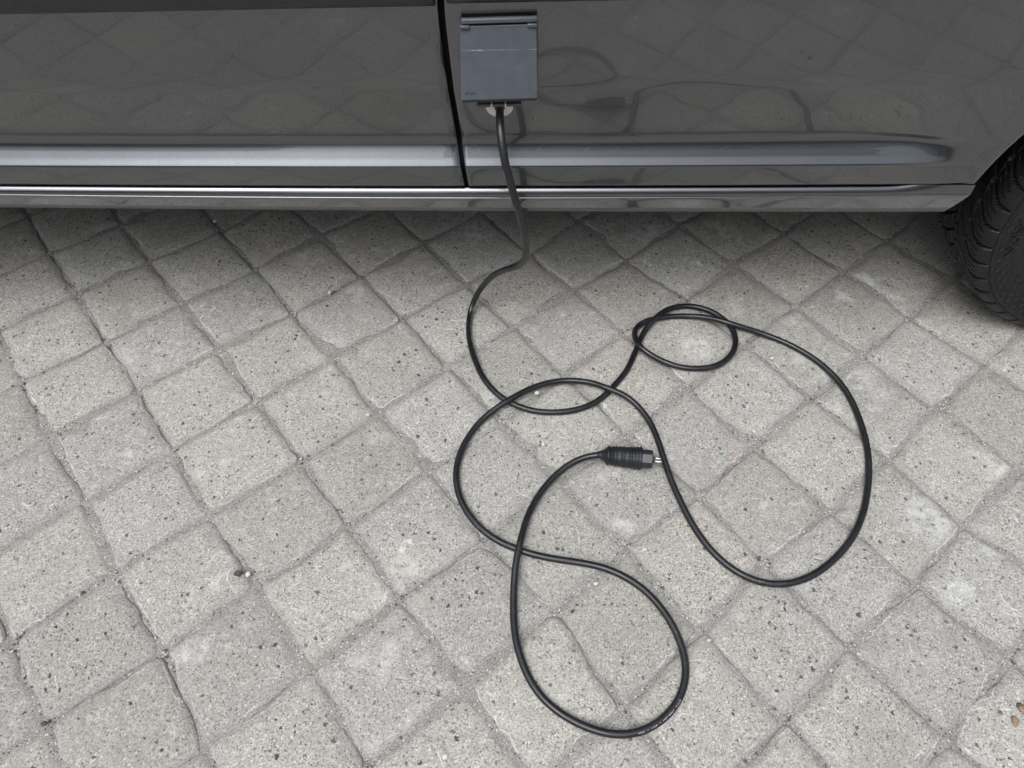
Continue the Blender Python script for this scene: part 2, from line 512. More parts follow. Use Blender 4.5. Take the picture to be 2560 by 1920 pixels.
# loose grit lying in the joints
gr = np.random.RandomState(3)
bmq = bmesh.new()
bmesh.ops.create_icosphere(bmq, subdivisions=1, radius=1.0)
IV = np.array([v.co[:] for v in bmq.verts]); IF = [tuple(v.index for v in f.verts) for f in bmq.faces]
bmq.free()
def grit(count, seed, smin, smax):
    g = np.random.RandomState(seed)
    V, F = [], []
    cl = wave_noise(seed + 9, 10, 1.5, 7)
    n = 0
    while n < count:
        i, j = g.randint(-7, 12), g.randint(-5, 12)
        a, b = corner(i, j), corner(*((i + 1, j) if g.rand() < .5 else (i, j + 1)))
        f = g.rand() if g.rand() < .7 else abs(g.normal()) * .08
        p = a + (b - a) * f + g.normal(0, .0032, 2)
        if not (-.1 < p[1] < 1.7 and abs(p[0]) < 1.5) or cl(*p) < g.normal(0.2, .8):
            continue
        s = smin + (smax - smin) * g.rand() ** 4
        q = IV * (g.uniform(.6, 1.2, 3) * s) * (1 + g.uniform(-.25, .25, (len(IV), 1)))
        an = g.rand() * 6.28
        q = np.stack([q[:, 0] * np.cos(an) - q[:, 1] * np.sin(an), q[:, 0] * np.sin(an) + q[:, 1] * np.cos(an), q[:, 2] * .7], 1)
        F += [tuple(k + len(V) * len(IV) for k in f_) for f_ in IF]
        V.append(q + [p[0], p[1], -.0058 + .3 * s])
        n += 1
    return mesh('grit', np.concatenate(V), F)
M_GRITL = stone('pale_grit', (0.30, 0.285, 0.26), (0.62, 0.60, 0.56))
M_GRITD = stone('dark_grit', (0.05, 0.048, 0.045), (0.17, 0.16, 0.145))
tag(link('joint_grit', grit(2200, 21, .0007, .0030), M_GRITL, pavement, smooth=False), kind='stuff')
tag(link('joint_grit', grit(2200, 22, .0007, .0032), M_GRITD, pavement, smooth=False), kind='stuff')

# ------------------------------------------------------------------ the camper van
van = empty('camper_van', (1.23, 1.1, 0.0))
tag(van, 'grey metallic camper van with a sliding door seam above the paved yard', 'van')
BODY = [(0.0005,-0.0005,0.9424,-0.0008,0.0067,0.7842),(0.0004,-0.0010,0.9438,0.0001,0.0118,0.7701),(0.0003,-0.0016,0.9453,0.0010,0.0171,0.7555),(0.0002,-0.0022,0.9470,0.0019,0.0225,0.7405),(0.0002,-0.0019,0.9492,0.0021,0.0197,0.7218),(0.0001,-0.0015,0.9515,0.0023,0.0168,0.7023),(0.0001,-0.0012,0.9539,0.0024,0.0138,0.6822),(0.0001,-0.0008,0.9565,0.0026,0.0107,0.6612),(0.0000,-0.0004,0.9592,0.0028,0.0074,0.6394),(0.0000,-0.0000,0.9620,0.0029,0.0040,0.6168),(-0.0001,0.0001,0.9644,0.0034,0.0038,0.6078),(-0.0003,0.0001,0.9669,0.0039,0.0035,0.5987),(-0.0005,0.0002,0.9695,0.0044,0.0032,0.5893),(-0.0006,0.0002,0.9722,0.0049,0.0030,0.5797),(-0.0008,0.0003,0.9751,0.0054,0.0027,0.5699),(-0.0009,0.0004,0.9781,0.0060,0.0024,0.5599),(-0.0011,0.0005,0.9812,0.0065,0.0021,0.5497),(-0.0013,0.0005,0.9844,0.0070,0.0019,0.5392),(-0.0015,0.0006,0.9878,0.0075,0.0016,0.5285),(-0.0017,0.0007,0.9914,0.0080,0.0012,0.5175),(-0.0018,0.0007,0.9925,0.0086,0.0013,0.5128),(-0.0018,0.0007,0.9929,0.0091,0.0013,0.5086),(-0.0018,0.0007,0.9926,0.0095,0.0013,0.5048),(-0.0017,0.0007,0.9919,0.0099,0.0013,0.5014),(-0.0015,0.0007,0.9907,0.0102,0.0013,0.4982),(-0.0013,0.0007,0.9891,0.0105,0.0013,0.4954),(-0.0017,0.0005,0.9861,0.0099,0.0010,0.4910),(-0.0021,0.0003,0.9830,0.0094,0.0008,0.4868),(-0.0025,0.0001,0.9798,0.0088,0.0005,0.4825),(-0.0029,-0.0001,0.9765,0.0082,0.0002,0.4784),(-0.0034,-0.0003,0.9731,0.0077,-0.0001,0.4742),(-0.0034,-0.0004,0.9725,0.0076,-0.0001,0.4734),(-0.0035,-0.0004,0.9721,0.0075,-0.0002,0.4725),(-0.0035,-0.0005,0.9718,0.0074,-0.0004,0.4715),(-0.0035,-0.0005,0.9716,0.0073,-0.0005,0.4703),(-0.0035,-0.0005,0.9717,0.0072,-0.0006,0.4690),(-0.0035,-0.0004,0.9725,0.0077,-0.0011,0.4614),(-0.0035,-0.0003,0.9735,0.0082,-0.0017,0.4536),(-0.0036,-0.0003,0.9746,0.0087,-0.0022,0.4457),(-0.0036,-0.0002,0.9759,0.0092,-0.0028,0.4375),(-0.0037,-0.0001,0.9773,0.0097,-0.0034,0.4291)]
SILL = [(-0.0037,-0.0001,0.9813,0.0097,-0.0034,0.4231),(-0.0036,-0.0001,0.9799,0.0097,-0.0034,0.4223),(-0.0036,-0.0001,0.9786,0.0097,-0.0034,0.4214),(-0.0036,-0.0001,0.9775,0.0097,-0.0034,0.4203),(-0.0036,-0.0001,0.9765,0.0097,-0.0034,0.4192),(-0.0036,-0.0001,0.9756,0.0097,-0.0034,0.4179),(-0.0036,-0.0001,0.9749,0.0097,-0.0034,0.4166),(-0.0033,-0.0002,0.9743,0.0104,-0.0035,0.4148),(-0.0032,-0.0002,0.9739,0.0111,-0.0037,0.4129),(-0.0031,-0.0002,0.9737,0.0119,-0.0038,0.4107),(-0.0032,-0.0002,0.9739,0.0129,-0.0040,0.4083),(-0.0032,-0.0002,0.9744,0.0129,-0.0040,0.4066),(-0.0022,0.0010,0.9792,0.0107,-0.0064,0.3965),(-0.0012,0.0022,0.9842,0.0084,-0.0090,0.3862),(-0.0001,0.0035,0.9895,0.0062,-0.0116,0.3754),(0.0010,0.0049,0.9951,0.0039,-0.0143,0.3643)]

def row_at(c, X):
    Xc = np.clip(X, -1.0, 1.0)
    ey, ez = np.polyval(c[:3], Xc), np.polyval(c[3:], Xc)
    return ey, ez
BODY = np.array(BODY); SILL = np.array(SILL)
NB = len(BODY)
# shape beyond the end of the pressed ledge: the ledge runs out into a plain panel
R_C1, R_C5 = 9, NB - 1
def body_pt(k, X):
    X = np.asarray(X, float)
    y, z = row_at(BODY[k], X)
    y, z = np.array(y), np.array(z)
    if k > R_C1:
        ya, za = row_at(BODY[R_C1], X); yb, zb = row_at(BODY[R_C5], X)
        f = (za - z) / (za - zb)
        plain = ya + (yb - ya) * f + 0.006 * np.sin(np.pi * f)
        w = 1 / (1 + np.exp((X - (0.708 - 0.040 * min(1.0, abs((k - 27.5) / 8.0) ** 3))) / (0.014 + 0.020 * min(1.0, ((k - 27.5) / 8.0) ** 2))))
        y = plain + (y - plain) * w
    return y, z

# finer rows by interpolation
def fine_rows(n):
    return np.linspace(0, NB - 1, n)
def body_fine(kf, X):
    k0 = int(min(math.floor(kf), NB - 2)); f = kf - k0
    ks = [max(k0 - 1, 0), k0, k0 + 1, min(k0 + 2, NB - 1)]
    pts = [body_pt(k, X) for k in ks]
    if k0 in (R_C1,) or k0 + 1 == R_C1 or f < 1e-6:      # keep the crease
        w = [0, 1 - f, f, 0]
    else:
        w = [(-f + 2 * f * f - f ** 3) / 2, (2 - 5 * f * f + 3 * f ** 3) / 2, (f + 4 * f * f - 3 * f ** 3) / 2, (-f * f + f ** 3) / 2]
    return sum(a * p[0] for a, p in zip(w, pts)), sum(a * p[1] for a, p in zip(w, pts))

GAPX = [-0.0809,-0.0821,-0.0833,-0.084,-0.0841,-0.0835,-0.0828,-0.0821,-0.0812,-0.0803,-0.0801,-0.0795,-0.0789,-0.0784,-0.0778,-0.0773,-0.0767,-0.0762,-0.0757,-0.0752,-0.0751,-0.0748,-0.0746,-0.0744,-0.0742,-0.0739,-0.0733,-0.0727,-0.0721,-0.0715,-0.0709,-0.0708,-0.0706,-0.0705,-0.0703,-0.0702,-0.0695,-0.0687,-0.068,-0.0673,-0.0665]
GW = np.linspace(0.0040, 0.0030, NB)          # half width of the shut line
WX, WZ, AR = 1.23, 0.345, 0.458                # wheel centre and arch radius
def arch_x(z):
    return WX - math.sqrt(max(AR ** 2 - (z - WZ) ** 2, 0.0009)) if z < WZ + AR - 0.002 else WX

def panel(name, kf, x_left, x_right, nx, ret_left=False, ret_right=False, bottom_ret=True, parent=None):
    rows = []
    for k in kf:
        kk = float(k)
        z0 = float(body_fine(kk, 0.6)[1])
        xl, xr = x_left(kk, z0), x_right(kk, z0)
        t = np.linspace(0, 1, nx)
        X = xl + (xr - xl) * t
        y, z = body_fine(kk, X)
        row = [(X[i], y[i], z[i]) for i in range(nx)]
        if ret_left:     # folded edge
            row = [(row[0][0] + .0005, row[0][1] + .016, row[0][2]), (row[0][0] - 0.0, row[0][1] + .0018, row[0][2])] + [(row[0][0] + .0012, row[0][1] + .0002, row[0][2])] + row[1:]
        if ret_right:
            e = row[-1]
            row = row[:-1] + [(e[0] - .0012, e[1] + .0002, e[2]), (e[0], e[1] + .0018, e[2]), (e[0] - .0005, e[1] + .016, e[2])]
        rows.append(row)
    if bottom_ret:
        last = rows[-1]
        rows[-1] = [(p[0], p[1] + .0002, p[2] + .0008) for p in last]
        rows.append([(p[0], p[1] + .0015, p[2]) for p in last])
        rows.append([(p[0], p[1] + .016, p[2] + .001) for p in last])
    n = len(rows[0])
    V = [p for r in rows for p in r]
    return link(name, mesh(name, V, grid_faces(len(rows), n, flip=True)), M_PAINT, parent)

kf = np.concatenate([np.arange(0, 10, 1.0), np.arange(10, NB - 1 + 1e-6, 0.5)])
gap_l = lambda k, z: float(np.interp(k, range(NB), np.array(GAPX) - GW))
gap_r = lambda k, z: float(np.interp(k, range(NB), np.array(GAPX) + GW))
door = panel('sliding_door', kf, lambda k, z: -1.25, gap_l, 90, ret_right=True, parent=van)
door['label'] = 'grey sliding door panel left of the shut line'
quarter = panel('quarter_panel', kf, gap_r, lambda k, z: arch_x(z), 150, ret_left=True, ret_right=True, parent=van)
quarter['label'] = 'grey rear side panel carrying the power inlet'
front_p = panel('front_panel', kf, lambda k, z: -3.05, lambda k, z: -1.258, 20, parent=van)
# behind the wheel arch
rear_p = panel('rear_panel', kf, lambda k, z: 2 * WX - arch_x(z), lambda k, z: 2.05, 24, parent=van)

# dark rubber inside the shut line
sV = []
for k in range(NB):
    y, z = body_pt(k, GAPX[k])
    for dx in (-.008, 0, .008):
        sV.append((GAPX[k] + dx, float(y) + (.0125 if dx else .0115), float(z)))
y, z = sV[-1][1], sV[-1][2]
link('door_seal', mesh('door_seal', sV, grid_faces(NB, 3, flip=True)), M_BLACK, van)
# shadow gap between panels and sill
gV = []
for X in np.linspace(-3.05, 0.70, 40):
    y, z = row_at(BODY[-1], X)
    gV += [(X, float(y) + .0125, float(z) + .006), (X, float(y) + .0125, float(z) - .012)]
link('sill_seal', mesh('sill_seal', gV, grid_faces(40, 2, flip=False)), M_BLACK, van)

# sill
SX = np.concatenate([np.linspace(-3.05, -1.0, 12), np.linspace(-0.96, 0.60, 60), np.linspace(0.61, 0.781, 28)])
sv = []
for k in range(len(SILL)):
    for X in SX:
        y, z = row_at(SILL[k], X)
        yb, zb = row_at(SILL[10], X)
        w = 1 / (1 + math.exp((X - 0.705) / 0.02))
        if k < 10:
            if X > .4:                       # the gap to the panel closes towards the arch
                y5, z5 = row_at(BODY[-1], X)
                q = (1 - k / 10.0) / (1 + math.exp(-(X - .675) / .012))
                z = z + q * (z5 - row_at(SILL[0], X)[1] - .0004)
            fl = (z - zb)
            y = (yb - .0005 + 0.10 * fl) * (1 - w) + y * w if X > .4 else y
        xx = X
        if X > .765:       # cut round the wheel arch
            xx = min(X, 0.781 - 0.006 * max(0, (k - 11) / 5.0) ** 2)
        sv.append((xx, float(y), float(z)))
ns = len(SX)
for X in SX:   # thin turned flange and the floor behind it
    y, z = row_at(SILL[-1], X); sv.append((X if X < .765 else min(X, .775), float(y) - .0016, float(z) - .0012))
for X in SX:
    y, z = row_at(SILL[-1], X); sv.append((X if X < .765 else min(X, .775), float(y) + .0008, float(z) - .0024))
for X in SX:
    y, z = row_at(SILL[-1], X); sv.append((X if X < .765 else min(X, .775), float(y) + .05, float(z) + .01))
link('sill', mesh('sill', sv, grid_faces(len(SILL) + 3, ns, flip=True)), M_PAINT, van)
# pinched seam along the sill: a thin raised bright-edged flange
pv = []
PX = np.linspace(-1.6, 0.777, 120)
for X in PX:
    y, z = row_at(SILL[10], X)
    for dy, dz in ((0.0, .0011), (-.0014, .0009), (-.0018, .0001), (-.0014, -.0008), (0.0006, -.0012)):
        pv.append((X, float(y) + dy, float(z) + dz))
link('sill_seam', mesh('sill_seam', pv, grid_faces(120, 5, flip=False)), M_PAINT, van)

# moulding strip above the panels, in two lengths that meet at the shut line
def moulding(x0, x1, zb0, zb1, n=60):
    V = []
    prof = [(.0005, 0.0), (-.0040, .0012), (-.0072, .0045), (-.0090, .012), (-.0098, .030), (-.0095, .048), (-.0070, .058), (.0005, .063)]
    xs_ = np.concatenate([[x0, x0 + .0015], np.linspace(x0 + .004, x1 - .004, n), [x1 - .0015, x1]])
    for q, X in enumerate(xs_):
        zb = zb0 + (zb1 - zb0) * (X - x0) / (x1 - x0)
        e = {0: .25, 1: .75, len(xs_) - 1: .25, len(xs_) - 2: .75}.get(q, 1.0)
        zz = np.array([float(row_at(BODY[k], X)[1]) for k in range(R_C1 + 1)])[::-1]
        yy = np.array([float(row_at(BODY[k], X)[0]) for k in range(R_C1 + 1)])[::-1]
        for dy, dz in prof:
            zc = zb + dz * (0.9 + .1 * e) + (1 - e) * .001
            yb = np.interp(zc, zz, yy) if zc < zz[-1] else yy[-1] - (zc - zz[-1]) * .1
            V.append((X, yb + dy * e, zc))
    me = mesh('moulding', V, grid_faces(len(xs_), len(prof), flip=False))
    return link('side_moulding', me, M_MOULD, van)
MZ = (0.7408,-0.0897,0.01786,0.7439,-0.0781,0.01740)
moulding(-1.25, gap_l(3, 0) - .002, MZ[0] + (-1.25 - MZ[1]) * MZ[2], MZ[0] + (gap_l(3, 0) - .002 - MZ[1]) * MZ[2])
moulding(gap_r(3, 0) + .004, 1.6, MZ[3] + (gap_r(3, 0) + .004 - MZ[4]) * MZ[5], MZ[3] + (1.6 - MZ[4]) * MZ[5])

# upper body, roof and floor: out of the picture, they shade the ground
ub = []
XB = np.linspace(-3.05, 2.05, 30)
prof_up = [(.9355, .786), (.934, .86), (.936, .98), (.975, 1.10), (1.06, 1.62), (1.10, 1.80), (1.17, 1.90), (1.30, 1.945), (1.9, 1.97), (2.5, 1.945), (2.70, 1.80), (2.85, 1.10), (2.87, .42), (2.80, .36), (1.07, .352)]
for X in XB:
    for (y, z) in prof_up:
        ub.append((X, y, z))
npu = len(prof_up)
F = grid_faces(30, npu, flip=True)
F += [tuple(range(npu)), tuple(reversed(range(29 * npu, 30 * npu)))]
link('upper_body', mesh('upper_body', ub, F), M_PAINT, van, smooth=False)
for x0, x1 in ((-2.4, -1.4), (-1.15, -0.15), (0.0, 1.7)):
    wv = [(x0, .968, 1.11), (x1, .968, 1.11), (x1, 1.048, 1.60), (x0, 1.048, 1.60), (x0, .985, 1.11), (x1, .985, 1.11), (x1, 1.066, 1.60), (x0, 1.066, 1.60)]
    link('side_window', mesh('side_window', wv, [(0, 1, 2, 3), (4, 7, 6, 5), (0, 4, 5, 1), (1, 5, 6, 2), (2, 6, 7, 3), (3, 7, 4, 0)]), M_GLASS, van, smooth=False)
# wheel housing
lv = []
for a in np.linspace(5, 174, 40):
    for yy in (1.004, 1.03, 1.30):
        rr = AR - .004 if yy < 1.02 else AR + .012
        lv.append((WX + rr * math.cos(R(a)), yy, WZ + rr * math.sin(R(a))))
lf = grid_faces(40, 3)
lv2 = [(WX + (AR + .012) * math.cos(R(a)), 1.30, WZ + (AR + .012) * math.sin(R(a))) for a in np.linspace(5, 174, 40)]
lf.append(tuple(range(len(lv), len(lv) + 40)))
link('wheel_housing', mesh('wheel_housing', lv + lv2, lf), M_UNDER, van)

# ---- wheel: part of the van, tyre and rim its sub-parts
YW, RT, TW, RRIM = 1.006, 0.350, 0.215, 0.252
wheel_hub, wf = lathe([(.030, .0005), (.030, .035), (.036, .040), (.036, .065), (.075, .075), (.075, .0005)], (Vector((WX, YW, WZ)), Vector((0, 1, 0)), Vector((1, 0, 0)), Vector((0, 0, 1))), 40)
wheel = link('wheel', mesh('wheel', wheel_hub, wf), M_RIM, van)
prof_t = [(.034, .246), (.026, .250), (.020, .256), (.012, .266)]
sw = [(.012 - .012 * math.sin(math.pi * .5 * q), .266 + .052 * q) for q in np.linspace(.05, 1, 15)]
prof_t += sw + [(.0006, .3215), (.0022, .3225), (.0022, .3240), (.0010, .3250), (.0014, .328), (.0035, .333), (.0075, .338), (.0125, .3425), (.0185, .3460), (.0250, .3480)]
n_side = len(prof_t)
prof_t += [(y, RT - .0008 * abs(2 * (y - .03) / (TW - .06) - 1) ** 2) for y in np.linspace(.030, TW - .030, 58)]
n_tread = len(prof_t)
prof_t += [(TW - .025, .348), (TW - .0125, .3425), (TW - .0035, .333), (TW, .316), (TW - .012, .266), (TW - .034, .246)]
NP = 46
pitch = 2 * math.pi / NP
th = []
for q in range(NP):
    a0 = q * pitch
    deg = math.degrees(a0)
    n = 40 if 120 <= deg <= 275 else 18
    th += [a0 + pitch * s / n for s in range(n)]
th = np.array(th)
def tread_depth(a, y):
    s = (y - .003) / (TW - .006)            # 0 outer shoulder .. 1 inner
    s2 = max(0.0, min(s, 1 - s))
    side = 0 if s < .5 else .5
    ph = a / pitch + side
    bend = 1.7 * (s2 / .5) ** 1.5
    f = (ph + bend) % 1.0
    dist = min(f, 1 - f) * pitch * RT
    w = .0048 if s2 < .27 else .0036
    dep = .0095 * max(0.0, min(1.0, (w - dist) / .0012))
    if s2 > .27:                             # second row is offset
        f2 = (ph + bend + .0) % 1.0
    gz_ = .262 + .012 * math.sin(2 * math.pi * (ph + bend))
    dg = abs(s2 - gz_) * (TW - .006)
    dep = max(dep, .0070 * max(0.0, min(1.0, (.0030 - dg) / .0010)))
    dc = abs(s2 - .455) * (TW - .006)
    dep = max(dep, .0080 * max(0.0, min(1.0, (.0042 - dc) / .0012)))
    if .05 < s2 < .24:                       # sipes
        for q in (.36, .66):
            d_ = abs(f - q) * pitch * RT
            dep = max(dep, .0030 * max(0.0, min(1.0, (.0011 - d_) / .0005)))
    fade = min(1.0, max(0.0, (s + .03) / .05))
    return dep * fade
tv = []
for a in th:
    ca, sa = math.cos(a), math.sin(a)
    vis = True
    for q, (y, r) in enumerate(prof_t):
        if n_side - 8 <= q < n_tread and vis:
            r -= tread_depth(a, y)
        elif n_side - 9 <= q < n_side - 8 and vis:
            r -= .0015 * (1 if ((a / pitch) % 1.0) < .12 else 0)
        yo = y
        if 5 <= q < 4 + len(sw) - 1 and vis:            # chequered band of little pyramids on the sidewall
            u = a / (pitch * .33); v_ = (r - .268) / .0115
            iu, iv = math.floor(u), math.floor(v_)
            fu, fv = u - iu, v_ - iv
            yo += .0034 * (fu - .5) * (1 if (iu + iv) % 2 else -1) - .0003
        z = WZ + r * sa
        tv.append((WX + r * ca, YW + yo, max(z, .0012)))
tyre = link('tyre', mesh('tyre', tv, grid_faces(len(th), len(prof_t), wrap_u=True, flip=True)), M_TYRE, wheel, smooth=False)
rv, rf = lathe([(.046, .238), (.040, .252), (.032, .254), (.030, .250), (.033, .243), (.045, .238), (.060, .225), (.072, .12), (.050, .07)], (Vector((WX, YW, WZ)), Vector((0, 1, 0)), Vector((1, 0, 0)), Vector((0, 0, 1))), 96, cap=False)
link('rim', mesh('rim', rv, rf), M_RIM, wheel)

def text_mesh(body, size, ext=0.0):
    cu = bpy.data.curves.new('lettering', 'FONT')
    cu.body = body
    cu.size = size
    cu.extrude = ext
    cu.resolution_u = 3
    ob = bpy.data.objects.new('lettering', cu)
    COL.objects.link(ob)
    dg = bpy.context.evaluated_depsgraph_get()
    me = bpy.data.meshes.new_from_object(ob.evaluated_get(dg))
    bpy.data.objects.remove(ob, do_unlink=True)
    bpy.data.curves.remove(cu)
    return me

# raised letters on the tyre wall
tm = text_mesh('NOSIA', .034, .0012)
for v in tm.vertices:
    a = R(202) - v.co.x / .292
    r = .277 + v.co.y * .95
    yo = np.interp(r, [q[1] for q in prof_t[4:4 + len(sw)]], [q[0] for q in prof_t[4:4 + len(sw)]])
    v.co = (WX + r * math.cos(a), YW + yo - .0012 - v.co.z, WZ + r * math.sin(a))
link('raised_lettering', tm, M_TYRE, wheel, smooth=False)

# ---- power inlet on the side panel
def quad_box(name, c4, thick, mat, parent, bev=.0012, sink=None):
    """plate with corners c4 (tl, tr, br, bl as seen from outside), thickness going inwards along +normal"""
    p = [Vector(q) for q in c4]
    nrm = (p[1] - p[0]).cross(p[3] - p[0]).normalized()
    if nrm.y < 0: nrm = -nrm
    bm = bmesh.new()
    a = [bm.verts.new(q) for q in p]
    b = [bm.verts.new(q + nrm * thick) for q in p]
    for f in ((a[0], a[1], a[2], a[3]), (b[3], b[2], b[1], b[0])): bm.faces.new(f)
    for k in range(4):
        bm.faces.new((a[(k + 1) % 4], a[k], b[k], b[(k + 1) % 4]))
    bmesh.ops.recalc_face_normals(bm, faces=bm.faces)
    if bev: bmesh.ops.bevel(bm, geom=list(bm.edges), offset=bev, segments=2, affect='EDGES', profile=.5)
    return link(name, bm_mesh(name, bm), mat, parent, smooth=False)

ROT = 0.028      # the inlet sits with its right side a touch higher
def ip(x, y, z):
    return (x, y + .0105, z - .0056 + ROT * (x + .01))
# back frame against the panel
inlet = quad_box('inlet_box', [ip(-.0575, .936, .728), ip(.0420, .936, .728), ip(.0450, .936, .622), ip(-.0605, .936, .622)], .055, M_BOX, van, .003)
inlet['label'] = 'dark grey flap box of the power inlet above the cable'
L_T, L_B = .7232, .6322
lid = quad_box('lid', [ip(-.0605, .9315, L_T), ip(.0405, .9315, L_T), ip(.0438, .905, L_B), ip(-.0632, .905, L_B)], .0032, M_LID, inlet, .0012)
# lid skirt: side walls and bottom wall behind the face
for nm, c4 in (('lid_side', [ip(-.0630, .9085, L_B), ip(-.0603, .9348, L_T), ip(-.0603, .950, L_T - .004), ip(-.0630, .926, L_B - .001)]),
               ('lid_side', [ip(.0436, .9085, L_B), ip(.0403, .9348, L_T), ip(.0403, .950, L_T - .004), ip(.0436, .926, L_B - .001)])):
    p = [Vector(q) for q in c4]; dx = Vector((.0018 if c4[0][0] < 0 else -.0018, 0, 0))
    bm = bmesh.new(); a = [bm.verts.new(q) for q in p]; b = [bm.verts.new(q + dx) for q in p]
    bm.faces.new(a); bm.faces.new(b[::-1])
    for k in range(4): bm.faces.new((a[k], a[(k + 1) % 4], b[(k + 1) % 4], b[k]))
    bmesh.ops.recalc_face_normals(bm, faces=bm.faces)
    link(nm, bm_mesh(nm, bm), M_BOX, inlet, smooth=False)
bm = box_bm((-.0622, .9105, L_B - .0068), (.0428, .930, L_B + .0004), .0008, 2)
for v in bm.verts: v.co = Vector(ip(*v.co))
link('lid_lip', bm_mesh('lid_lip', bm), M_BOX, inlet, smooth=False)
# hinge: bar on top and a knuckle at each end
bm = box_bm((-.0590, .9280, .7268), (.0412, .9345, .7335), .0018, 3)
for v in bm.verts: v.co = Vector(ip(*v.co))
link('hinge_bar', bm_mesh('hinge_bar', bm), M_LID, inlet)
for x0, x1 in ((-.0605, -.0478), (.0282, .0410)):
    bm = box_bm((x0, .9272, L_T - .0026), (x1, .9345, L_T + .0020), .0010, 2)
    for v in bm.verts: v.co = Vector(ip(*v.co))
    link('hinge_knuckle', bm_mesh('hinge_knuckle', bm), M_LID, inlet)
# lower lip bar with two pale tabs
bm = box_bm((-.0428, .9320, .6035), (.0222, .9400, .6080), .0006, 2)
for v in bm.verts: v.co = Vector(ip(*v.co))
link('catch_bar', bm_mesh('catch_bar', bm), M_LID, inlet)
for xx in (-.0212, -.0012):
    bm = box_bm((xx - .0011, .9300, .6030), (xx + .0011, .9420, .6095), .0003, 1)
    for v in bm.verts: v.co = Vector(ip(*v.co))
    link('catch_tab', bm_mesh('catch_tab', bm), M_WHITE, inlet)
dv, df = lathe([(0, .0008), (0, .0190), (.0012, .0202), (.004, .0202), (.004, .0008)], (Vector((-.0100, .9600, .5860)), Vector((0, .97, .24)).normalized(), Vector((1, 0, 0)), Vector((0, -.24, .97)).normalized()), 40)
link('retaining_disc', mesh('retaining_disc', dv, df), M_WHITE, inlet)
# IP 44 moulded into the lid
tm = text_mesh('IP 44', .0058, .0002)
lt, rt_, bl = Vector(ip(-.0605, .9315, L_T)), Vector(ip(.0405, .9315, L_T)), Vector(ip(-.0632, .905, L_B))
ex, ez_ = (rt_ - lt).normalized(), (lt - bl).normalized()
en = ex.cross(ez_)
if en.y > 0: en = -en
for v in tm.vertices:
    v.co = bl + ex * (.0055 + v.co.x * 1.25) + ez_ * (.0075 + v.co.y) + en * (.0003 + v.co.z)
link('moulded_mark', tm, M_BOX, inlet, smooth=False)

